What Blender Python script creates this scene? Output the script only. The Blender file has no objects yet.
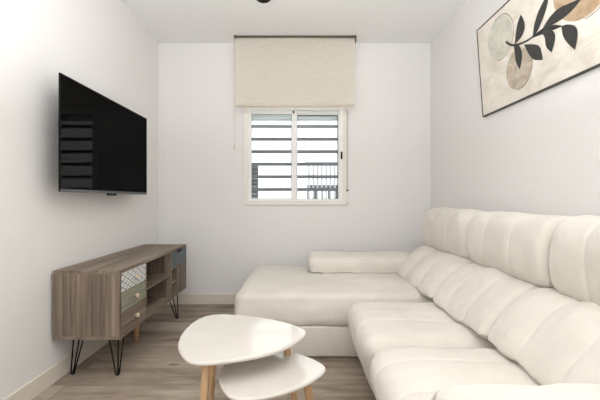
import bpy, bmesh, math, random
from mathutils import Vector, Matrix, noise
random.seed(7)
C = bpy.context.scene.collection
PI = math.pi

# room dimensions (metres): camera stands at x=0, y=0, one metre above the floor, looking along +y
XL, XR, YB, YR, H = -1.335, 1.268, 3.301, -1.9, 2.498

# ------------------------------------------------------------------ materials
def new_mat(name):
    m = bpy.data.materials.new(name); m.use_nodes = True
    nt = m.node_tree
    return m, nt, nt.nodes['Principled BSDF']
def srgb(r, g, b):
    f = lambda c: (c/255/12.92) if c/255 <= .04045 else ((c/255+.055)/1.055)**2.4
    return (f(r), f(g), f(b), 1)
def N(nt, t, **kw):
    n = nt.nodes.new(t)
    for k, v in kw.items():
        if k in n.inputs: n.inputs[k].default_value = v
        else: setattr(n, k, v)
    return n
def L(nt, a, b): nt.links.new(a, b)
def math_node(nt, op, a, b=None, c=None):
    n = nt.nodes.new('ShaderNodeMath'); n.operation = op
    for i, v in enumerate((a, b, c)):
        if v is None: continue
        if isinstance(v, (int, float)): n.inputs[i].default_value = v
        else: nt.links.new(v, n.inputs[i])
    return n.outputs[0]
def ramp(nt, fac, stops):
    n = nt.nodes.new('ShaderNodeValToRGB')
    e = n.color_ramp.elements
    while len(e) < len(stops): e.new(.5)
    for el, (p, c) in zip(e, stops): el.position = p; el.color = c
    L(nt, fac, n.inputs[0]); return n.outputs[0]
def coords(nt, scale=(1,1,1), rot=(0,0,0)):
    tc = nt.nodes.new('ShaderNodeTexCoord'); mp = nt.nodes.new('ShaderNodeMapping')
    mp.inputs['Scale'].default_value = scale; mp.inputs['Rotation'].default_value = rot
    L(nt, tc.outputs['Object'], mp.inputs[0]); return mp.outputs[0]
def bump(nt, b, h, strength, dist=.01):
    n = N(nt, 'ShaderNodeBump', Strength=strength, Distance=dist)
    L(nt, h, n.inputs['Height']); L(nt, n.outputs[0], b.inputs['Normal'])

def plain(name, col, rough=.5, metal=0, spec=.5, noise_amt=.04, nscale=30, bmp=0):
    m, nt, b = new_mat(name)
    v = coords(nt)
    n = N(nt, 'ShaderNodeTexNoise', Scale=nscale, Detail=4.0); L(nt, v, n.inputs['Vector'])
    d = tuple(max(0, c*(1-noise_amt)) for c in col[:3])+(1,)
    u = tuple(min(1, c*(1+noise_amt)) for c in col[:3])+(1,)
    L(nt, ramp(nt, n.outputs[0], [(.3, d), (.7, u)]), b.inputs['Base Color'])
    b.inputs['Roughness'].default_value = rough; b.inputs['Metallic'].default_value = metal
    b.inputs['Specular IOR Level'].default_value = spec
    if bmp: bump(nt, b, n.outputs[0], bmp)
    return m

M = {}
M['wall'] = plain('wall_paint', srgb(232,230,228), .85, noise_amt=.012, nscale=60, bmp=.04, spec=.2)
M['ceiling'] = plain('ceiling_paint', srgb(238,238,236), .9, noise_amt=.01, spec=.2)
M['skirt'] = plain('skirting_gloss', srgb(222,214,202), .45, noise_amt=.02)
M['white_frame'] = plain('window_white', srgb(240,240,237), .4, noise_amt=.015)
M['cream_frame'] = plain('window_surround_cream', srgb(234,230,222), .45, noise_amt=.015)
M['grey_metal'] = plain('painted_grey_metal', srgb(104,108,114), .5, noise_amt=.05)
M['shutter'] = plain('shutter_grey', srgb(196,206,206), .5)
M['dark_rubber'] = plain('dark_seal', srgb(70,72,74), .6)
M['black_metal'] = plain('black_steel', srgb(18,17,16), .6, spec=.2)
M['black_plastic'] = plain('black_plastic', srgb(10,10,10), .6, spec=.12)
M['silver'] = plain('silver_trim', srgb(95,95,96), .4, metal=.6)
M['tape'] = plain('strap_tape', srgb(196,188,176), .8, nscale=300)
M['bracket'] = plain('blind_bracket_grey', srgb(88,82,72), .6)
M['bar_beige'] = plain('blind_bar_beige', srgb(206,196,180), .6)
M['chain'] = plain('blind_chain', srgb(205,200,192), .5)
M['lamp_dark'] = plain('downlight_dark', srgb(18,13,12), .8)
M['lamp_rim'] = plain('downlight_rim', srgb(205,196,190), .4)
M['gap'] = plain('gap_shade', srgb(22,20,20), .9)  # near black, painted shade for the drawer notch and sofa gaps
M['art_dark'] = plain('art_charcoal', srgb(55,55,53), .8, noise_amt=.12, nscale=60)
M['art_line'] = plain('art_ink_line', srgb(58,54,48), .8)
M['frame_dark'] = plain('picture_frame_dark', srgb(58,55,50), .5)

def screen_mat():
    m, nt, b = new_mat('tv_screen_black'); out = nt.nodes['Material Output']; nt.nodes.remove(b)
    v = coords(nt); n = N(nt, 'ShaderNodeTexNoise', Scale=5.0); L(nt, v, n.inputs['Vector'])
    d = N(nt, 'ShaderNodeBsdfDiffuse'); L(nt, ramp(nt, n.outputs[0], [(.3, (.0012,.0012,.0012,1)), (.7, (.0016,.0016,.0016,1))]), d.inputs[0])
    g = N(nt, 'ShaderNodeBsdfGlossy', Roughness=.03); mx = N(nt, 'ShaderNodeMixShader'); mx.inputs[0].default_value = .014
    L(nt, d.outputs[0], mx.inputs[1]); L(nt, g.outputs[0], mx.inputs[2]); L(nt, mx.outputs[0], out.inputs[0])
    return m
M['screen'] = screen_mat()

def lacquer():
    m, nt, b = new_mat('white_lacquer')
    v = coords(nt); n = N(nt, 'ShaderNodeTexNoise', Scale=8.0); L(nt, v, n.inputs['Vector'])
    L(nt, ramp(nt, n.outputs[0], [(.3, srgb(208,202,194)), (.7, srgb(212,207,199))]), b.inputs['Base Color'])
    b.inputs['Roughness'].default_value = .1; b.inputs['Specular IOR Level'].default_value = .8
    return m
M['lacquer'] = lacquer()

def fabric(name, c0, c1, scale=1.0):
    m, nt, b = new_mat(name)
    v = coords(nt)
    big = N(nt, 'ShaderNodeTexNoise', Scale=3.2*scale, Detail=5.0, Roughness=.6, Distortion=.4); L(nt, v, big.inputs['Vector'])
    fine = N(nt, 'ShaderNodeTexNoise', Scale=420.0, Detail=2.0); L(nt, v, fine.inputs['Vector'])
    mid = N(nt, 'ShaderNodeTexNoise', Scale=26.0, Detail=6.0, Distortion=.8); L(nt, v, mid.inputs['Vector'])
    L(nt, ramp(nt, big.outputs[0], [(.32, c0), (.68, c1)]), b.inputs['Base Color'])
    b.inputs['Roughness'].default_value = .95; b.inputs['Specular IOR Level'].default_value = .15
    b.inputs['Sheen Weight'].default_value = .25; b.inputs['Sheen Roughness'].default_value = .4
    h = math_node(nt, 'MULTIPLY_ADD', mid.outputs[0], .8, math_node(nt, 'MULTIPLY', fine.outputs[0], .25))
    bump(nt, b, h, .22, .01)
    return m
M['sofa'] = fabric('cream_microfibre', srgb(208,202,193), srgb(222,216,207))

def wood(name, stops, axis, rough=.55, sc=1.0):
    # axis: direction the grain runs along
    m, nt, b = new_mat(name)
    s = [48*sc, 48*sc, 48*sc]; s['xyz'.index(axis)] = 1.6*sc
    v = coords(nt, s)
    n1 = N(nt, 'ShaderNodeTexNoise', Scale=1.0, Detail=7.0, Roughness=.62, Distortion=.6); L(nt, v, n1.inputs['Vector'])
    s2 = [9*sc, 9*sc, 9*sc]; s2['xyz'.index(axis)] = .5*sc
    v2 = coords(nt, s2)
    n2 = N(nt, 'ShaderNodeTexNoise', Scale=1.0, Detail=3.0, Distortion=1.2); L(nt, v2, n2.inputs['Vector'])
    fac = math_node(nt, 'MULTIPLY_ADD', n1.outputs[0], .6, math_node(nt, 'MULTIPLY', n2.outputs[0], .4))
    L(nt, ramp(nt, fac, stops), b.inputs['Base Color'])
    b.inputs['Roughness'].default_value = rough; b.inputs['Specular IOR Level'].default_value = .35
    bump(nt, b, n1.outputs[0], .08, .004)
    return m
GW = [(.34, srgb(80,69,59)), (.46, srgb(112,98,86)), (.54, srgb(130,116,102)), (.66, srgb(152,138,123))]
for a in 'xyz': M['oak_'+a] = wood('greyed_oak_'+a, GW, a)
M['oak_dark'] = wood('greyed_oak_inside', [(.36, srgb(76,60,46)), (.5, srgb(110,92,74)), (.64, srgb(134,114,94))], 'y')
M['green_wood'] = wood('sage_stained_oak', [(.36, srgb(112,112,96)), (.5, srgb(140,141,124)), (.64, srgb(160,159,142))], 'y')
M['blue_paint'] = wood('blue_grey_paint', [(.3, srgb(84,94,99)), (.7, srgb(97,107,111))], 'y')
M['beech'] = wood('pale_beech', [(.36, srgb(170,134,98)), (.5, srgb(192,157,119)), (.64, srgb(207,175,138))], 'z', .5, 1.6)
M['knob'] = plain('turned_pale_wood', srgb(212,192,168), .5, noise_amt=.08, nscale=60)

def lattice():
    m, nt, b = new_mat('white_lattice_print')
    v = coords(nt); s = nt.nodes.new('ShaderNodeSeparateXYZ'); L(nt, v, s.inputs[0])
    k = 17.0
    u = math_node(nt, 'MULTIPLY', s.outputs[1], k); w = math_node(nt, 'MULTIPLY', s.outputs[2], k*1.7)
    a = math_node(nt, 'PINGPONG', math_node(nt, 'ADD', u, w), .5)
    c = math_node(nt, 'PINGPONG', math_node(nt, 'SUBTRACT', u, w), .5)
    mn = math_node(nt, 'MINIMUM', a, c)
    dot = math_node(nt, 'GREATER_THAN', math_node(nt, 'MINIMUM', math_node(nt,'SUBTRACT',a,0), c), .36)
    line = math_node(nt, 'LESS_THAN', mn, .11)
    f = math_node(nt, 'MAXIMUM', line, dot)
    L(nt, ramp(nt, f, [(.1, srgb(232,231,226)), (.9, srgb(132,140,145))]), b.inputs['Base Color'])
    b.inputs['Roughness'].default_value = .5
    return m
M['lattice'] = lattice()

def floor_mat():
    m, nt, b = new_mat('grey_oak_planks')
    v = coords(nt)
    br = N(nt, 'ShaderNodeTexBrick', Scale=1.0, offset=.37, offset_frequency=2, squash=1.0)
    br.inputs['Brick Width'].default_value = 1.2; br.inputs['Row Height'].default_value = .192
    br.inputs['Mortar Size'].default_value = .0016; br.inputs['Mortar Smooth'].default_value = .1; br.inputs['Bias'].default_value = 0
    br.inputs['Color1'].default_value = (0,0,0,1); br.inputs['Color2'].default_value = (1,1,1,1); br.inputs['Mortar'].default_value = (.5,.5,.5,1)
    mpv = nt.nodes.new('ShaderNodeMapping'); mpv.inputs['Location'].default_value = (.05, .064, 0)
    L(nt, v, mpv.inputs[0]); L(nt, mpv.outputs[0], br.inputs['Vector'])
    # every plank samples its own stretch of grain
    sep = nt.nodes.new('ShaderNodeSeparateXYZ'); L(nt, v, sep.inputs[0])
    cmb = nt.nodes.new('ShaderNodeCombineXYZ')
    L(nt, math_node(nt, 'MULTIPLY', sep.outputs[0], 1.6), cmb.inputs[0]); L(nt, math_node(nt, 'MULTIPLY', sep.outputs[1], 17), cmb.inputs[1])
    L(nt, math_node(nt, 'MULTIPLY', br.outputs['Color'], 9.0), cmb.inputs[2])
    n1 = N(nt, 'ShaderNodeTexNoise', Scale=1.0, Detail=8.0, Roughness=.65, Distortion=.9); L(nt, cmb.outputs[0], n1.inputs['Vector'])
    cmb2 = nt.nodes.new('ShaderNodeCombineXYZ')
    L(nt, math_node(nt, 'MULTIPLY', sep.outputs[0], 3.0), cmb2.inputs[0]); L(nt, math_node(nt, 'MULTIPLY', sep.outputs[1], 7), cmb2.inputs[1])
    L(nt, math_node(nt, 'MULTIPLY', br.outputs['Color'], 5.0), cmb2.inputs[2])
    n2 = N(nt, 'ShaderNodeTexNoise', Scale=1.3, Detail=3.0, Distortion=.5); L(nt, cmb2.outputs[0], n2.inputs['Vector'])
    fac = math_node(nt, 'ADD', math_node(nt, 'MULTIPLY', n1.outputs[0], .55), math_node(nt, 'MULTIPLY', n2.outputs[0], .45))
    fac = math_node(nt, 'ADD', fac, math_node(nt, 'MULTIPLY', math_node(nt, 'SUBTRACT', br.outputs['Color'], .5), .2))
    col = ramp(nt, fac, [(.30, srgb(98,85,73)), (.43, srgb(146,131,116)), (.56, srgb(168,154,139)), (.72, srgb(190,178,163))])
    # knots
    vo = N(nt, 'ShaderNodeTexVoronoi', Scale=1.0); vs = coords(nt, (2.6, 6.0, 1)); L(nt, vs, vo.inputs['Vector'])
    kn = ramp(nt, vo.outputs['Distance'], [(.05, (.35,.32,.3,1)), (.13, (1,1,1,1))])
    mx = N(nt, 'ShaderNodeMixRGB', blend_type='MULTIPLY'); mx.inputs[0].default_value = .8
    L(nt, col, mx.inputs[1]); L(nt, kn, mx.inputs[2])
    mj = N(nt, 'ShaderNodeMixRGB', blend_type='MIX'); mj.inputs[2].default_value = srgb(86,74,63)
    L(nt, math_node(nt, 'MULTIPLY', br.outputs['Fac'], .7), mj.inputs[0]); L(nt, mx.outputs[0], mj.inputs[1])
    L(nt, mj.outputs[0], b.inputs['Base Color'])
    b.inputs['Roughness'].default_value = .42; b.inputs['Specular IOR Level'].default_value = .4
    bump(nt, b, n1.outputs[0], .1, .004)
    return m
M['floor'] = floor_mat()

def blind_mat():
    m, nt, b = new_mat('linen_blind_fabric')
    v = coords(nt, (14, 14, 140)); n = N(nt, 'ShaderNodeTexNoise', Scale=1.0, Detail=4.0); L(nt, v, n.inputs['Vector'])
    col = ramp(nt, n.outputs[0], [(.3, srgb(240,235,224)), (.7, srgb(249,245,237))])
    out = nt.nodes['Material Output']; nt.nodes.remove(b)
    d = N(nt, 'ShaderNodeBsdfDiffuse'); t = N(nt, 'ShaderNodeBsdfTranslucent')
    L(nt, col, d.inputs[0]); L(nt, col, t.inputs[0])
    mx = N(nt, 'ShaderNodeMixShader'); mx.inputs[0].default_value = .6
    L(nt, d.outputs[0], mx.inputs[1]); L(nt, t.outputs[0], mx.inputs[2]); L(nt, mx.outputs[0], out.inputs[0])
    return m
M['blind'] = blind_mat()

def glass_mat():
    m, nt, b = new_mat('clear_glass'); out = nt.nodes['Material Output']; nt.nodes.remove(b)
    t = N(nt, 'ShaderNodeBsdfTransparent'); t.inputs[0].default_value = (.97,.985,.98,1)
    g = N(nt, 'ShaderNodeBsdfGlossy', Roughness=.01)
    fr = N(nt, 'ShaderNodeFresnel', IOR=1.45); mx = N(nt, 'ShaderNodeMixShader')
    L(nt, math_node(nt, 'MULTIPLY', fr.outputs[0], .8), mx.inputs[0])
    L(nt, t.outputs[0], mx.inputs[1]); L(nt, g.outputs[0], mx.inputs[2]); L(nt, mx.outputs[0], out.inputs[0])
    return m
M['glass'] = glass_mat()

def mottled(name, a, b_, c, scale):
    m, nt, b = new_mat(name)
    v = coords(nt, (1, 1, 1.6))
    n = N(nt, 'ShaderNodeTexNoise', Scale=scale, Detail=6.0, Roughness=.65, Distortion=.8); L(nt, v, n.inputs['Vector'])
    L(nt, ramp(nt, n.outputs[0], [(.34, a), (.5, b_), (.66, c)]), b.inputs['Base Color'])
    b.inputs['Roughness'].default_value = .85; b.inputs['Specular IOR Level'].default_value = .2
    return m
M['canvas'] = mottled('parchment_canvas', srgb(212,203,190), srgb(225,218,207), srgb(233,228,219), 6)
M['wash_grey'] = mottled('grey_green_wash', srgb(186,184,170), srgb(200,199,187), srgb(214,209,197), 9)
M['wash_tan'] = mottled('tan_wash', srgb(168,154,135), srgb(189,177,160), srgb(208,199,186), 11)
M['wash_brown'] = mottled('ochre_wash', srgb(168,142,114), srgb(187,165,138), srgb(203,186,163), 8)
M['facade'] = mottled('white_render', srgb(240,240,238), srgb(246,246,244), srgb(250,250,250), 2)
M['patch'] = mottled('weathered_render', srgb(224,214,190), srgb(232,224,204), srgb(240,236,222), 5)
M['railing'] = plain('railing_grey', srgb(128,130,134), .6)
M['outdark'] = plain('louvre_dark_grey', srgb(58,60,64), .6)
M['outground'] = plain('outdoor_paving', srgb(190,186,178), .9)

# ------------------------------------------------------------------ mesh helpers
def link(name, me, mat, parent=None, smooth=False):
    o = bpy.data.objects.new(name, me); C.objects.link(o)
    if mat: me.materials.append(mat)
    if smooth:
        for p in me.polygons: p.use_smooth = True
    if parent: o.parent = parent
    return o
def from_bm(name, bm, mat, parent=None, smooth=False):
    bmesh.ops.recalc_face_normals(bm, faces=bm.faces)
    me = bpy.data.meshes.new(name); bm.to_mesh(me); bm.free()
    return link(name, me, mat, parent, smooth)
def add_box(bm, lo, hi, bev=0, seg=2):
    r = bmesh.ops.create_cube(bm, size=1)
    vs = r['verts']
    c = [(a+b)/2 for a, b in zip(lo, hi)]; s = [b-a for a, b in zip(lo, hi)]
    for v in vs: v.co = Vector((v.co.x*s[0]+c[0], v.co.y*s[1]+c[1], v.co.z*s[2]+c[2]))
    if bev:
        es = list({e for v in vs for e in v.link_edges})
        bmesh.ops.bevel(bm, geom=es, offset=bev, segments=seg, affect='EDGES', profile=.5)
def box(name, lo, hi, mat, parent=None, bev=0, seg=2):
    bm = bmesh.new(); add_box(bm, lo, hi, bev, seg); return from_bm(name, bm, mat, parent)
def boxes(name, lst, mat, parent=None, bev=0):
    bm = bmesh.new()
    for lo, hi in lst: add_box(bm, lo, hi, bev)
    return from_bm(name, bm, mat, parent)
def add_tube(bm, pts, r, seg=10):
    pts = [Vector(p) for p in pts]; rings = []
    rad = r if isinstance(r, (list, tuple)) else [r]*len(pts)
    prev = None
    for i, p in enumerate(pts):
        d = (pts[min(i+1, len(pts)-1)]-pts[max(i-1, 0)]).normalized()
        if prev is None:
            up = Vector((0,0,1)) if abs(d.z) < .9 else Vector((1,0,0))
            u = d.cross(up).normalized()
        else: u = (prev-d*prev.dot(d)).normalized()
        prev = u; w = d.cross(u)
        rings.append([bm.verts.new(p+(u*math.cos(2*PI*k/seg)+w*math.sin(2*PI*k/seg))*rad[i]) for k in range(seg)])
    for a, b in zip(rings, rings[1:]):
        for k in range(seg): bm.faces.new((a[k], a[(k+1)%seg], b[(k+1)%seg], b[k]))
    bm.faces.new(rings[0][::-1]); bm.faces.new(rings[-1])
def tube(name, pts, r, mat, parent=None, seg=10):
    bm = bmesh.new(); add_tube(bm, pts, r, seg); return from_bm(name, bm, mat, parent, True)
def add_prism(bm, poly, f):
    # poly: 2-D points; f(a, b, side) -> 3-D point for side 0 / 1
    A = [bm.verts.new(f(a, b, 0)) for a, b in poly]; B = [bm.verts.new(f(a, b, 1)) for a, b in poly]
    bm.faces.new(A); bm.faces.new(B[::-1])
    n = len(poly)
    for i in range(n): bm.faces.new((A[i], B[i], B[(i+1)%n], A[(i+1)%n]))
def catmull(pts, n=6, closed=True):
    out = []; m = len(pts)
    rng = range(m) if closed else range(m-1)
    g = (lambda i: pts[i % m]) if closed else (lambda i: pts[max(0, min(m-1, i))])
    for i in rng:
        p0, p1, p2, p3 = g(i-1), g(i), g(i+1), g(i+2)
        for k in range(n):
            t = k/n
            out.append(tuple(.5*((2*b)+(-a+c)*t+(2*a-5*b+4*c-d)*t*t+(-a+3*b-3*c+d)*t**3) for a, b, c, d in zip(p0, p1, p2, p3)))
    if not closed: out.append(tuple(pts[-1]))
    return out
def smooth_by_angle(o, ang=35):
    me = o.data
    for p in me.polygons: p.use_smooth = True
    bm = bmesh.new(); bm.from_mesh(me)
    for e in bm.edges:
        if len(e.link_faces) == 2 and e.calc_face_angle(0) > math.radians(ang): e.smooth = False
    bm.to_mesh(me); bm.free()

def thing(name, label, cat, loc=(0,0,0), group=None):
    o = bpy.data.objects.new(name, None); C.objects.link(o); o.empty_display_size = .1
    o['label'] = label; o['category'] = cat
    if group: o['group'] = group
    return o
def tag(o, label, cat, group=None):
    o['label'] = label; o['category'] = cat
    if group: o['group'] = group
    return o
def struct(o):
    o['kind'] = 'structure'; return o

# ------------------------------------------------------------------ room shell
T = .2
struct(box('floor', (XL-T, YR-T, -.15), (XR+T, YB+T, 0), M['floor']))
struct(box('ceiling', (XL-T, YR-T, H), (XR+T, YB+T, H+.15), M['ceiling']))
struct(box('wall_left', (XL-T, YR-T, 0), (XL, YB+T, H), M['wall']))
struct(box('wall_right', (XR, YR-T, 0), (XR+T, YB+T, H), M['wall']))
# back wall with the window opening
WX0, WX1, WZ0, WZ1 = -.478, .435, .985, 1.905
struct(boxes('wall_back', [((XL, YB, 0), (WX0, YB+T, H)), ((WX1, YB, 0), (XR, YB+T, H)),
       ((WX0, YB, 0), (WX1, YB+T, WZ0)), ((WX0, YB, WZ1), (WX1, YB+T, H))], M['wall']))
# wall behind the photographer, with a wide opening to daylight
RX0, RX1, RZ1 = -1.15, 1.1, 2.25
struct(boxes('wall_rear', [((XL, YR-T, 0), (RX0, YR, H)), ((RX1, YR-T, 0), (XR, YR, H)), ((RX0, YR-T, RZ1), (RX1, YR, H))], M['wall']))
def skirting(name, lo, hi): return struct(box(name, lo, hi, M['skirt'], bev=.004))
skirting('baseboard_left', (XL, YR, 0), (XL+.012, YB, .098))
skirting('baseboard_back', (XL+.012, YB-.012, 0), (XR, YB, .098))
skirting('baseboard_right', (XR-.012, YR, 0), (XR, YB-.012, .098))

# ------------------------------------------------------------------ window
win = bpy.data.objects.new('window_1', None); C.objects.link(win); struct(win)
def ring(x0, x1, z0, z1, w, y0, y1):
    l, r, b, t = w
    return [((x0, y0, z0), (x0+l, y1, z1)), ((x1-r, y0, z0), (x1, y1, z1)), ((x0+l, y0, z0), (x1-r, y1, z0+b)), ((x0+l, y0, z1-t), (x1-r, y1, z1))]
boxes('window_surround', ring(-.522, .478, .948, 1.95, (.05,.048,.042,.05), YB-.012, YB), M['cream_frame'], win, .002)
boxes('window_frame', ring(-.478, .436, .985, 1.905, (.012,.042,.012,.05), YB-.004, YB+.075), M['white_frame'], win, .002)
# two sliding sashes
sl = boxes('sash', ring(-.468, -.012, .995, 1.857, (.022,.05,.014,.038), YB+.004, YB+.034), M['white_frame'], win, .002)
box('glass_pane', (-.448, YB+.016, 1.008), (-.058, YB+.020, 1.822), M['glass'], sl)
boxes('seal', ring(-.4485, -.0615, 1.0075, 1.8225, (.005,.005,.005,.005), YB+.010, YB+.015), M['dark_rubber'], sl)
sr = boxes('sash', ring(-.05, .396, .995, 1.857, (.042,.01,.010,.038), YB+.038, YB+.068), M['white_frame'], win, .002)
box('glass_pane', (-.01, YB+.051, 1.004), (.388, YB+.055, 1.822), M['glass'], sr)
boxes('seal', ring(-.0085, .3885, 1.0025, 1.8225, (.004,.009,.006,.008), YB+.044, YB+.050), M['dark_rubber'], sr)
box('latch', (.408, YB-.016, 1.385), (.424, YB-.003, 1.455), M['black_plastic'], win, .004)
box('latch', (-.052, YB-.004, 1.825), (-.036, YB+.004, 1.85), M['dark_rubber'], win, .001)
bm = bmesh.new()
for i in range(3): add_box(bm, (-.466, YB+.084, 1.777+i*.028), (.424, YB+.096, 1.803+i*.028), .003)
add_box(bm, (-.466, YB+.08, 1.772), (.424, YB+.1, 1.780), .001)
from_bm('roller_shutter', bm, M['shutter'], win)

# security grille outside
gr = thing('security_grille', 'grey horizontal bars of the security grille outside the window', 'grille')
gy = YB+.135; sc = gy/345
for py in (126.5, 139.2, 151.7, 164.2, 176.8, 189.5):
    z = 1+(199.5-py)*sc
    box('bar', (-.478, gy-.008, z-.0165), (.436, gy+.008, z+.0165), M['grey_metal'], gr, .002)

# shutter strap on the window frame
st = thing('shutter_strap', 'thin beige shutter strap hanging down the right side of the window', 'strap')
box('tape', (.463, YB-.022, 1.09), (.475, YB-.020, 1.862), M['tape'], st)
box('strap_guide', (.459, YB-.026, 1.855), (.479, YB-.0125, 1.875), M['white_frame'], st, .003)
box('strap_clip', (.459, YB-.026, 1.078), (.479, YB-.0125, 1.094), M['dark_rubber'], st, .003)
box('wall_plate', (.459, YB-.024, .955), (.479, YB-.0125, 1.078), M['cream_frame'], st, .004)
bm = bmesh.new(); add_tube(bm, [(.469, YB-.026, .972), (.469, YB-.0235, .972)], .004, 8); from_bm('screw', bm, M['silver'], st)

# ------------------------------------------------------------------ roller blind
bl = thing('roller_blind', 'beige linen roller blind half lowered over the top of the window', 'blind')
by = YB-.14
bs = by/345
BX0, BX1 = (235-298)*bs, (355-298)*bs
ztop, zbot = 1+(199.5-38.0)*bs, 1+(199.5-105.0)*bs
bm = bmesh.new(); add_tube(bm, [(BX0, by+.016, ztop-.004), (BX1, by+.016, ztop-.004)], .017, 20); from_bm('roller_tube', bm, M['blind'], bl, True)
bm = bmesh.new()
nx, nz = 24, 16; g = []
for j in range(nz+1):
    row = []
    for i in range(nx+1):
        x = BX0+(BX1-BX0)*i/nx; z = ztop+(zbot-ztop)*j/nz
        row.append(bm.verts.new((x, by+.0015*math.sin(i*.6)*(j/nz)**.5, z)))
    g.append(row)
for j in range(nz):
    for i in range(nx): bm.faces.new((g[j][i], g[j][i+1], g[j+1][i+1], g[j+1][i]))
from_bm('fabric', bm, M['blind'], bl, True)
box('bottom_bar', (BX0, by-.006, zbot-.012), (BX1, by+.006, zbot+.008), M['bar_beige'], bl, .004)
boxes('head_rail', [((BX0-.004, by-.012, ztop+.002), (BX1+.004, by+.03, ztop+.017))], M['bracket'], bl)
for x0, x1, d in ((BX0-.008, BX0-.002, .02), (BX1+.002, BX1+.010, .05)):
    boxes('bracket', [((x0, by-.014, ztop+.016-d), (x1, by+.045, H)), ((min(x0, x0 if x0 < 0 else x0-.03), by-.014, ztop+.004), (x1 if x0 > 0 else x1+.022, by-.002, H))], M['bracket'], bl)
bm = bmesh.new()
for dx in (-.004, .006):
    pts = [(BX0-.004+dx, by-.004, ztop-.02), (BX0-.004+dx, by-.004, 1.48)]
    add_tube(bm, pts, .0014, 6)
add_tube(bm, [(BX0-.003, by-.004, 1.50), (BX0-.003, by-.004, 1.455)], .005, 8)
from_bm('pull_chain', bm, M['chain'], bl)

# ------------------------------------------------------------------ outdoors seen through the window
struct(box('exterior_ground', (-8, YB+.6, -3.1), (8, 14, -3), M['outground']))
ew = struct(box('exterior_wall', (-7, 7.2, -3), (7, 7.4, 9), M['facade']))
box('weathered_patch', (-.55, 7.185, 1.22), (-.18, 7.199, 1.42), M['patch'], ew)

rl = thing('balcony_railing', 'pale grey vertical balcony railing outside behind the right window sash', 'railing')
ry = 5.2; k = ry/345
rx0, rx1 = 11*k, 41*k
for i in range(8):
    x = rx0+(rx1-rx0)*i/7
    box('baluster', (x-.014, ry-.011, .95), (x+.014, ry+.011, 1+36*k), M['railing'], rl)
box('handrail', (rx0-.06, ry-.02, 1+36*k), (rx1+.1, ry+.02, 1+37.5*k), M['railing'], rl, .004)
bx_ = thing('balcony_box', 'dark grey slatted box standing low behind the balcony railing', 'planter')
y2 = 5.35; k = y2/345
for i in range(5):
    x = (9+i*7)*k
    box('slat', (x, y2, .9), (x+2.6*k, y2+.03, 1+13.5*k), M['outdark'], bx_)
box('rail', (9*k, y2-.02, 1+9*k), (40*k, y2-.001, 1+14.5*k), M['outdark'], bx_)
box('rail', (9*k, y2-.02, .9), (40*k, y2-.001, .97), M['outdark'], bx_)
lv = thing('louvred_shutter', 'dark grey louvred shutter outside at the left edge of the window', 'shutter')
y3 = 4.2; k = y3/345
boxes('shutter_frame', ring(-47*k, -40*k, .9, 1+36*k, (.012,.012,.02,.02), y3, y3+.03), M['outdark'], lv)
bm = bmesh.new()
for i in range(11): add_box(bm, (-47*k+.012, y3+.006, .93+i*.046), (-40*k-.012, y3+.02, .974+i*.046))
from_bm('louvres', bm, M['outdark'], lv)

# ------------------------------------------------------------------ ceiling downlight
dl = thing('ceiling_downlight', 'small round dark downlight set in the ceiling', 'light')
cx_, cy_ = -.256, 2.548
def disc_ring(name, r0, r1, z0, z1, mat, parent, n=40):
    bm = bmesh.new(); R = []
    for k in range(n):
        a = 2*PI*k/n; c, s = math.cos(a), math.sin(a)
        R.append([bm.verts.new((cx_+c*r, cy_+s*r, z)) for r, z in ((r0, z1), (r0, z0), (r1, z0+.002), (r1, z1))])
    for k in range(n):
        a, b = R[k], R[(k+1)%n]
        for i in range(4): bm.faces.new((a[i], b[i], b[(i+1)%4], a[(i+1)%4]))
    return from_bm(name, bm, mat, parent)
disc_ring('rim', .056, .066, H-.006, H, M['lamp_rim'], dl)
bm = bmesh.new(); add_tube(bm, [(cx_, cy_, H), (cx_, cy_, H-.012), (cx_, cy_, H-.02)], [.0565, .0565, .05], 32); from_bm('lamp_face', bm, M['lamp_dark'], dl)

# ------------------------------------------------------------------ television on the left wall
tv = thing('television', 'large black flat television mounted on the left wall above the sideboard', 'television')
TX, TY0, TY1, TZ0, TZ1 = -1.208, 1.752, 2.755, 1.04, 1.645
box('back_housing', (TX-.055, TY0+.12, TZ0+.06), (TX-.009, TY1-.12, TZ0+.40), M['black_plastic'], tv, .012)
box('panel', (TX-.010, TY0, TZ0), (TX-.003, TY1, TZ1), M['black_plastic'], tv, .003)
box('screen', (TX-.004, TY0+.007, TZ0+.018), (TX-.001, TY1-.007, TZ1-.007), M['screen'], tv)
boxes('bezel', [((TX-.004, TY0, TZ0+.003), (TX+.001, TY0+.006, TZ1)), ((TX-.004, TY1-.006, TZ0+.003), (TX+.001, TY1, TZ1)),
                ((TX-.004, TY0+.006, TZ1-.006), (TX+.001, TY1-.006, TZ1))], M['black_plastic'], tv)
box('bottom_trim', (TX-.006, TY0, TZ0-.002), (TX+.002, TY1, TZ0+.015), M['silver'], tv, .002)
box('sensor_bump', (TX-.014, 2.20, TZ0-.014), (TX+.001, 2.30, TZ0+.001), M['black_plastic'], tv, .003)
boxes('wall_bracket', [((XL+.001, 2.05, 1.18), (XL+.02, 2.45, 1.42)), ((XL+.015, 2.2, 1.25), (TX-.05, 2.3, 1.35))], M['black_metal'], tv, .003)

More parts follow.
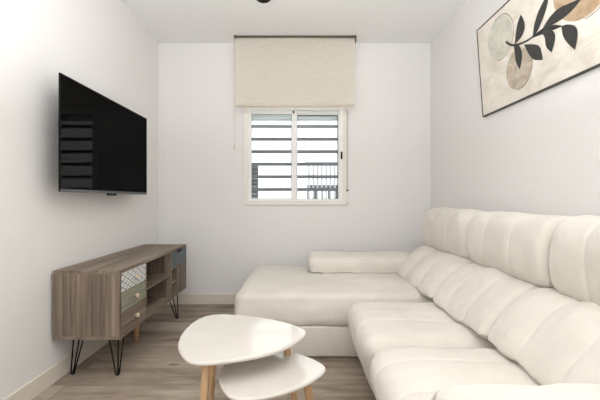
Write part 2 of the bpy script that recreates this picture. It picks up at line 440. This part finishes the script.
# ------------------------------------------------------------------ sideboard
sb = thing('sideboard', 'grey oak low sideboard on black hairpin legs under the television', 'sideboard')
SX0, SX1, SY0, SY1, SZ0, SZ1 = -1.318, -.957, 1.855, 2.955, .2445, .617
F = SX1
box('top_panel', (SX0, SY0, SZ1-.018), (SX1, SY1, SZ1), M['oak_y'], sb, .0015)
box('bottom_panel', (SX0, SY0, SZ0), (SX1, SY1, SZ0+.018), M['oak_y'], sb, .0015)
for y in (SY0, SY1-.016): box('side_panel', (SX0, y, SZ0+.018), (SX1-.001, y+.016, SZ1-.018), M['oak_z'], sb)
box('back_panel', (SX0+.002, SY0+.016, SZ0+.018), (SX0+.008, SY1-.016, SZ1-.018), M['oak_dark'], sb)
D1, D2 = 2.165, 2.60
box('divider', (SX0+.008, D1, SZ0+.018), (SX1-.001, D1+.018, SZ1-.018), M['oak_z'], sb)
box('divider', (SX0+.008, D2, SZ0+.018), (SX1-.001, D2+.018, SZ1-.018), M['oak_z'], sb)
box('shelf', (SX0+.008, D1+.018, .424), (SX1-.004, D2, .442), M['oak_y'], sb, .001)
zs = [(.496, .598, 'lattice'), (.386, .492, 'green_wood'), (.265, .382, 'oak_y')]
for z0, z1, mt in zs:
    d = box('drawer', (SX1-.018, SY0+.018, z0), (SX1+.002, D1-.002, z1), M[mt], sb, .0015)
    kb = bmesh.new(); zc = (z0+z1)/2; yc = (SY0+.018+D1)/2
    add_tube(kb, [(F+.002, yc, zc), (F+.012, yc, zc), (F+.014, yc, zc), (F+.024, yc, zc), (F+.028, yc, zc)], [.006, .006, .012, .013, .009], 16)
    ko = from_bm('knob', kb, M['knob'], d, True)
# right bay: blue drawer with finger notch, cubby shelf and door
DM = 2.715
box('bay_rail', (SX0+.008, D2+.018, .462), (SX1-.004, SY1-.016, .474), M['oak_y'], sb)
box('bay_upright', (SX0+.008, DM, SZ0+.018), (SX1-.004, DM+.014, .462), M['oak_z'], sb)
box('cubby_shelf', (SX0+.008, D2+.018, .355), (SX1-.004, DM, .369), M['oak_y'], sb)
a0, a1, b0, b1 = D2+.02, SY1-.003, .476, SZ1-.019
mid = (a0+a1)/2+.0
poly = [(a0, b0), (a1, b0), (a1, b1), (mid+.06, b1), (mid+.045, b1-.022), (mid-.045, b1-.022), (mid-.06, b1), (a0, b1)]
bm = bmesh.new(); add_prism(bm, poly, lambda a, b, s: (SX1-.016+.017*s, a, b)); dr = from_bm('drawer', bm, M['blue_paint'], sb)
box('notch_shade', (SX1-.03, mid-.07, b1-.035), (SX1-.017, mid+.07, b1), M['gap'], dr)  # dark block added behind the notch, stands in for shade inside the drawer
box('door', (SX1-.017, DM+.015, SZ0+.012), (SX1+.001, SY1-.003, .472), M['oak_z'], sb, .0015)
# hairpin legs
def hairpin(fx, fy, tops):
    bm = bmesh.new()
    zt = SZ0
    f = Vector((fx, fy, .006))
    def rod(t, off):
        t = Vector((t[0], t[1], zt)); e = f+Vector(off)
        return [tuple(t.lerp(e, i/6)) for i in range(7)]
    a, b, c = tops
    ra = rod(a, (-.010 if a[0] < b[0] else .010, 0, .014)); rb = rod(b, (.010 if a[0] < b[0] else -.010, 0, .014)); rc = rod(c, (0, .004, .006))
    sgn = -1 if a[0] < b[0] else 1
    arc = [(fx+sgn*.010*math.cos(PI*i/8), fy, .006+.014-.014*math.sin(PI*i/8)) for i in range(1, 8)]
    add_tube(bm, ra+arc+rb[::-1], .0042, 8)
    add_tube(bm, rc, .0042, 8)
    from_bm('hairpin_leg', bm, M['black_metal'], sb, True)
hairpin(-1.023, 1.955, [(-1.095, 1.985), (-.998, 1.985), (-1.04, 2.0)])
hairpin(-1.283, 1.965, [(-1.222, 1.985), (-1.287, 1.985), (-1.258, 2.0)])
hairpin(-1.013, 2.885, [(-1.095, 2.855), (-1.0, 2.855), (-1.04, 2.84)])
hairpin(-1.283, 2.875, [(-1.222, 2.855), (-1.287, 2.855), (-1.258, 2.84)])
tube('support_leg', [(-1.14, 2.44, SZ0), (-1.14, 2.44, .0)], .017, M['beech'], sb, 16)

# ------------------------------------------------------------------ nest of two coffee tables
def cushion_top(name, outline, z, th, mat, parent):
    out = catmull(outline, 6)
    n = len(out)
    for _ in range(14):       # even out the outline
        out = [tuple((out[i-1][c]+2*out[i][c]+out[(i+1) % n][c])/4 for c in (0, 1)) for i in range(n)]
    n = len(out); cxm = sum(p[0] for p in out)/n; cym = sum(p[1] for p in out)/n
    bm = bmesh.new(); rings = []
    for ins, dz in ((.007, -th), (.002, -th+.003), (.0, -th+.008), (0, -.006), (.002, -.0018), (.006, 0)):
        r = []
        for x, y in out:
            d = math.hypot(x-cxm, y-cym); k = (d-ins)/d
            r.append(bm.verts.new((cxm+(x-cxm)*k, cym+(y-cym)*k, z+dz)))
        rings.append(r)
    for a, b in zip(rings, rings[1:]):
        for i in range(n): bm.faces.new((a[i], a[(i+1)%n], b[(i+1)%n], b[i]))
    bm.faces.new(rings[0][::-1]); bm.faces.new(rings[-1])
    o = from_bm(name, bm, mat, parent); smooth_by_angle(o, 12); return o
def table_leg(top, foot, parent, r0=.016, r1=.011):
    bm = bmesh.new(); t, f = Vector(top), Vector(foot)
    add_tube(bm, [tuple(t.lerp(f, i/6)) for i in range(7)], [r0+(r1-r0)*i/6 for i in range(7)], 16)
    return from_bm('leg', bm, M['beech'], parent, True)
big = [(-.459,1.313),(-.482,1.421),(-.476,1.549),(-.441,1.636),(-.376,1.663),(-.252,1.643),(-.129,1.595),(-.036,1.536),(.021,1.477),(.037,1.434),(.02,1.38),(-.038,1.295),(-.101,1.24),(-.168,1.205),(-.249,1.179),(-.314,1.164),(-.359,1.168),(-.397,1.201),(-.435,1.261)]
sml = [(-.295,1.273),(-.277,1.21),(-.247,1.153),(-.214,1.116),(-.17,1.107),(-.117,1.118),(-.06,1.141),(.007,1.181),(.072,1.244),(.105,1.299),(.104,1.334),(.068,1.384),(.008,1.434),(-.042,1.462),(-.12,1.477),(-.201,1.448),(-.263,1.376),(-.292,1.326)]
t1 = thing('coffee_table', 'taller and larger white rounded-triangle coffee table with beech legs', 'table', group='nested white coffee tables')
cushion_top('table_top', big, .45, .016, M['lacquer'], t1)
table_leg((-.325, 1.235, .434), (-.355, 1.205, 0), t1); table_leg((-.37, 1.55, .434), (-.405, 1.59, 0), t1); table_leg((-.055, 1.43, .434), (.012, 1.43, 0), t1)
t2 = thing('coffee_table', 'lower and smaller white rounded-triangle coffee table tucked under the larger one', 'table', group='nested white coffee tables')
cushion_top('table_top', sml, .36, .016, M['lacquer'], t2)
table_leg((-.185, 1.175, .344), (-.205, 1.135, 0), t2); table_leg((.03, 1.31, .344), (.075, 1.30, 0), t2); table_leg((-.16, 1.40, .344), (-.18, 1.44, 0), t2)

# ------------------------------------------------------------------ sofa
so = thing('sectional_sofa', 'cream channel-tufted corner sofa with chaise along the right wall', 'sofa')
def sweep(name, prof, t0, t1, seams, mat, parent, axis='y', end_r=.05, groove=.018, width=.07, step=.012, wob=.004, per=7, seed=0, shape=None, crown=0):
    """closed cross-section (u,w) swept along axis; rounded ends; V-shaped stitched seams"""
    P = catmull(prof, per); n = len(P)
    area = sum(P[i][0]*P[(i+1)%n][1]-P[(i+1)%n][0]*P[i][1] for i in range(n))
    sg = 1 if area > 0 else -1
    Nn = []
    for i in range(n):
        a, b = P[i-1], P[(i+1)%n]; dx, dy = b[0]-a[0], b[1]-a[1]; l = math.hypot(dx, dy) or 1
        Nn.append((sg*dy/l, -sg*dx/l))
    ts = []
    m = 8
    for i in range(m): ts.append(t0+end_r*(1-math.cos(PI/2*i/m)))
    k = max(2, int((t1-t0-2*end_r)/step))
    for i in range(k+1): ts.append(t0+end_r+(t1-t0-2*end_r)*i/k)
    for i in range(m-1, -1, -1): ts.append(t1-end_r*(1-math.cos(PI/2*i/m)))
    for s in seams: ts += [s-.012, s-.006, s, s+.006, s+.012]
    ts = sorted(set(round(t, 5) for t in ts))
    bm = bmesh.new(); rings = []
    for t in ts:
        de = min(t-t0, t1-t); off = 0
        if de < end_r: q = 1-de/end_r; off = end_r*(1-math.sqrt(max(0, 1-q*q)))
        for s in seams:
            d = abs(t-s)
            if d < width: off += groove*(1-d/width)**2
            off += .0035*max(0, 1-d/.012)
        off += crown*(abs(t-(t0+t1)/2)/((t1-t0)/2))**2.5
        r = []
        for (u, w), (nu, nw) in zip(P, Nn):
            o2 = off
            wn = noise.noise(Vector((u*5+seed, w*5, t*6)))*wob*1.5+noise.noise(Vector((u*16, w*16+seed, t*20)))*wob*.5+noise.noise(Vector((u*14+9, w*14, t*48+seed)))*wob*.35
            o2 -= wn
            uu, ww, tt = u-nu*o2, w-nw*o2, t
            if shape: uu, ww, tt = shape(uu, ww, tt)
            r.append(bm.verts.new((uu, tt, ww) if axis == 'y' else (tt, uu, ww)))
        rings.append(r)
    for a, b in zip(rings, rings[1:]):
        for i in range(n): bm.faces.new((a[i], a[(i+1)%n], b[(i+1)%n], b[i]))
    for rr in (rings[0][::-1], rings[-1]):
        c = sum((v.co for v in rr), Vector())/n; cv = bm.verts.new(c)
        for i in range(n): bm.faces.new((rr[i], rr[(i+1)%n], cv))
    return from_bm(name, bm, mat, parent, True)

S0, S1, S2, S3 = 2.715, 2.13, 1.49, .875     # seat boundaries along the wall
# chaise: base box and long cushion running across the back of the room
def chaise_prof(y0, y1, z0, z1, r):
    return [(y0, z0+.02), (y0-.004, (z0+z1)/2-.02), (y0+.006, z1-r*.9), (y0+r*.35, z1-r*.25), (y0+r*1.2, z1), ((y0+y1)/2-.2, z1+.012), ((y0+y1)/2+.15, z1+.01), (y1-r*1.2, z1), (y1-r*.35, z1-r*.25), (y1, z1-r), (y1, (z0+z1)/2), (y1-.01, z0+.02), (y1-.04, z0), ((y0+y1)/2+.2, z0), ((y0+y1)/2-.2, z0), (y0+.04, z0)]
bm = bmesh.new(); add_box(bm, (-.392, 2.172, .003), (1.20, 3.12, .205), .018, 3); ob = from_bm('chaise_base', bm, M['sofa'], so); smooth_by_angle(ob)
sweep('chaise_cushion', chaise_prof(2.165, 3.16, .205, .405, .07), -.412, 1.2, [], M['sofa'], so, axis='x', end_r=.075, wob=.006, step=.03, seed=3)
# seats
seat_prof = [(.40, .03), (.368, .05), (.336, .14), (.296, .23), (.282, .30), (.297, .36), (.35, .397), (.46, .407), (.62, .402), (.80, .398), (.93, .39), (.95, .30), (.95, .15), (.94, .04), (.80, .03), (.6, .03)]
sweep('seat_cushion', seat_prof, S2+.002, S1-.002, [S1-.21, S1-.41], M['sofa'], so, end_r=.095, groove=.005, width=.09, crown=.020, seed=1)
sweep('seat_cushion', seat_prof, S3+.002, S2-.002, [S2-.2, S2-.4], M['sofa'], so, end_r=.095, groove=.005, width=.09, crown=.020, seed=5)
# lower back cushions
back_prof = [(.835, .375), (.782, .405), (.778, .435), (.812, .49), (.865, .555), (.925, .610), (.99, .637), (1.06, .640), (1.12, .61), (1.15, .53), (1.15, .44), (1.10, .37), (1.0, .345), (.88, .335)]
B0, B1, B2, B3 = 2.77, 2.03, 1.46, .82
for i, (a, b) in enumerate(((B1, B0), (B2, B1), (B3, B2))):
    w = (b-a)/3
    sweep('back_cushion', back_prof, a+.001, b-.001, [a+w, a+2*w], M['sofa'], so, end_r=.045, groove=.006, width=.10, crown=.010, wob=.010, seed=11+i*3)
# headrests
head_prof = [(1.03, .625), (1.0, .655), (.982, .73), (.985, .82), (1.005, .885), (1.045, .925), (1.10, .938), (1.16, .93), (1.205, .89), (1.225, .80), (1.225, .70), (1.21, .64), (1.16, .615), (1.09, .612)]
for i, (a, b) in enumerate(((2.06, 2.80), (1.40, 2.06), (.78, 1.40))):
    w = (b-a)/3
    sweep('headrest', head_prof, a+.004, b-.004, [a+w, a+2*w], M['sofa'], so, end_r=.05, groove=.006, width=.11, crown=.012, wob=.006, seed=31+i*4)
box('back_frame', (1.14, S3, .03), (1.235, S0, .66), M['gap'], so, .01)  # frame coloured near black to paint the shade between the cushions
# bolster armrests at both ends
def arm_prof(y0, y1, z0, z1):
    return [(y0+.02, z0), (y0, z0+.03), (y0-.003, (z0+z1)/2), (y0+.008, z1-.035), (y0+.045, z1-.004), ((y0+y1)/2, z1+.006), (y1-.05, z1-.002), (y1-.01, z1-.035), (y1, (z0+z1)/2), (y1-.005, z0+.03), (y1-.03, z0), ((y0+y1)/2, z0-.004)]
sweep('armrest', arm_prof(2.735, 3.10, .412, .545), .083, 1.19, [], M['sofa'], so, axis='x', end_r=.045, wob=.008, step=.03, seed=21)
sweep('armrest', arm_prof(.46, .872, .03, .548), .315, 1.19, [], M['sofa'], so, axis='x', end_r=.06, wob=.008, step=.03, seed=24)

# ------------------------------------------------------------------ botanical picture on the right wall
pc = thing('framed_picture', 'wide framed botanical print of charcoal leaves hanging on the right wall', 'picture')
PY, PZ, PW, PH = 2.335, 1.558, 1.22, .585
def pp(s, t, d):       # s along the wall towards the viewer, t up the picture, d out of its face
    return (1.255-.042*t/PH-d, PY-s, PZ+t)
def pbox(name, s0, s1, t0, t1, d0, d1, mat):
    bm = bmesh.new(); add_prism(bm, [(s0, t0), (s1, t0), (s1, t1), (s0, t1)], lambda a, b, k: pp(a, b, d1 if k else d0)); return from_bm(name, bm, mat, pc)
cv = pbox('canvas', .006, PW-.006, .006, PH-.006, -.010, .003, M['canvas'])
bm = bmesh.new()
for s0, s1, t0, t1 in ((0, .006, 0, PH), (PW-.006, PW, 0, PH), (.006, PW-.006, 0, .006), (.006, PW-.006, PH-.006, PH)):
    add_prism(bm, [(s0, t0), (s1, t0), (s1, t1), (s0, t1)], lambda a, b, k: pp(a, b, .006 if k else -.013+.0))
from_bm('frame', bm, M['frame_dark'], pc)
def flat(name, polys, d, mat):
    bm = bmesh.new()
    for pl in polys:
        vs = [bm.verts.new(pp(min(max(a, .007), PW-.007), min(max(b, .007), PH-.007), d)) for a, b in pl]
        f = bm.faces.new(vs)
    bmesh.ops.triangulate(bm, faces=bm.faces[:])
    return from_bm(name, bm, mat, cv)
def circ(s, t, r, n=48): return [(s+r*math.cos(2*PI*i/n), t+r*math.sin(2*PI*i/n)) for i in range(n)]
def arcline(s, t, r, a0, a1, w=.0016, n=30):
    A = [(math.radians(a0+(a1-a0)*i/n)) for i in range(n+1)]
    return [(s+(r-w)*math.cos(a), t+(r-w)*math.sin(a)) for a in A]+[(s+(r+w)*math.cos(a), t+(r+w)*math.sin(a)) for a in A[::-1]]
flat('wash_circle', [circ(.243, .421, .125)], .0034, M['wash_grey'])
flat('wash_circle', [circ(.395, .178, .112)], .0037, M['wash_tan'])
flat('wash_circle', [circ(.86, .405, .18)], .0034, M['wash_brown'])
for s_, t_, r_, q0, q1 in ((.252, .419, .128, -110, 110), (.395, .178, .114, -100, 50), (.865, .402, .184, -95, 60)):
    pl = arcline(s_, t_, r_, q0, q1); h_ = len(pl)//2
    flat('outline_arc', [[pl[i], pl[i+1], pl[-2-i], pl[-1-i]] for i in range(h_-1)], .0040, M['art_line'])
LV = [[(.382,.319),(.393,.363),(.416,.419),(.45,.455),(.47,.409),(.471,.367),(.441,.335)],
[(.528,.299),(.547,.352),(.584,.4),(.625,.431),(.673,.466),(.648,.407),(.63,.374),(.592,.329),(.558,.302)],
[(.597,.299),(.652,.33),(.709,.341),(.773,.33),(.843,.314),(.807,.297),(.757,.285),(.69,.284),(.62,.299)],
[(.372,.317),(.409,.307),(.433,.266),(.433,.218),(.409,.167),(.381,.221),(.376,.266)],
[(.457,.285),(.52,.259),(.573,.222),(.589,.149),(.528,.174),(.49,.218)],
[(.588,.292),(.64,.281),(.675,.245),(.676,.208),(.65,.159),(.617,.202),(.612,.249)],
[(.721,.253),(.759,.242),(.799,.212),(.808,.171),(.788,.112),(.751,.158),(.726,.205)]]
def leafpoly(p):       # smooth everywhere except at the pointed tip
    out = []
    m = len(p); tip = max(range(m), key=lambda i: math.hypot(p[i][0]-p[0][0], p[i][1]-p[0][1]))
    a = catmull(p[:tip+1], 6, False); b = catmull(p[tip:]+[p[0]], 6, False)
    return a+b[1:-1]
for p in LV: flat('leaf', [leafpoly(p)], .0046, M['art_dark'])
STM = catmull([(.303,.371),(.353,.329),(.419,.305),(.49,.294),(.557,.296),(.612,.297),(.662,.285),(.721,.253)], 8, False)
def ribbon(line, w0, w1):
    l, r = [], []
    for i, (a, b) in enumerate(line):
        p, q = line[max(0, i-1)], line[min(len(line)-1, i+1)]; dx, dy = q[0]-p[0], q[1]-p[1]; d = math.hypot(dx, dy); w = w0+(w1-w0)*i/len(line)
        l.append((a-dy/d*w, b+dx/d*w)); r.append((a+dy/d*w, b-dx/d*w))
    return l+r[::-1]
flat('stem', [ribbon(STM, .007, .003)], .0043, M['art_dark'])

# ------------------------------------------------------------------ light
w = bpy.data.worlds.new('World'); bpy.context.scene.world = w; w.use_nodes = True
bg = w.node_tree.nodes['Background']; bg.inputs[0].default_value = (.93, .97, 1, 1); bg.inputs[1].default_value = 1.0
def area(name, loc, rot, sx, sy, power, col=(1,1,1)):
    l = bpy.data.lights.new(name, 'AREA'); l.shape = 'RECTANGLE'; l.size = sx; l.size_y = sy; l.energy = power; l.color = col
    o = bpy.data.objects.new(name, l); C.objects.link(o); o.location = loc; o.rotation_euler = rot; return o
# daylight from the glazed doors behind the photographer
area('daylight_rear', (0, YR-.1, 1.25), (PI/2, 0, 0), 2.2, 1.9, 3, (.97, .985, 1))
area('ceiling_fill', (0, .2, 1.4), (PI, 0, 0), 1.8, 1.4, 72, (.95, .97, 1))  # unseen upward fill lamp, added to brighten the ceiling and side walls
# daylight on the white building across the street
sl_ = bpy.data.lights.new('street_sun', 'SUN'); sl_.energy = 6.5; sl_.angle = .1
so_ = bpy.data.objects.new('street_sun', sl_); C.objects.link(so_); so_.rotation_euler = (math.radians(42), 0, 0)

# ------------------------------------------------------------------ camera
cam = bpy.data.cameras.new('camera'); cam.sensor_width = 36; cam.lens = 345/600*36
cam.shift_x = 2/600; cam.shift_y = -.5/600; cam.clip_start = .02
co = bpy.data.objects.new('camera', cam); C.objects.link(co); co.location = (0, 0, 1.0); co.rotation_euler = (PI/2, 0, 0)
sc_ = bpy.context.scene; sc_.camera = co
sc_.view_settings.view_transform = 'Standard'; sc_.view_settings.look = 'None'; sc_.view_settings.exposure = .12
sc_.cycles.max_bounces = 10; sc_.cycles.diffuse_bounces = 6; sc_.cycles.use_denoising = True; sc_.cycles.denoising_prefilter = 'ACCURATE'; sc_.cycles.denoising_input_passes = 'RGB_ALBEDO_NORMAL'
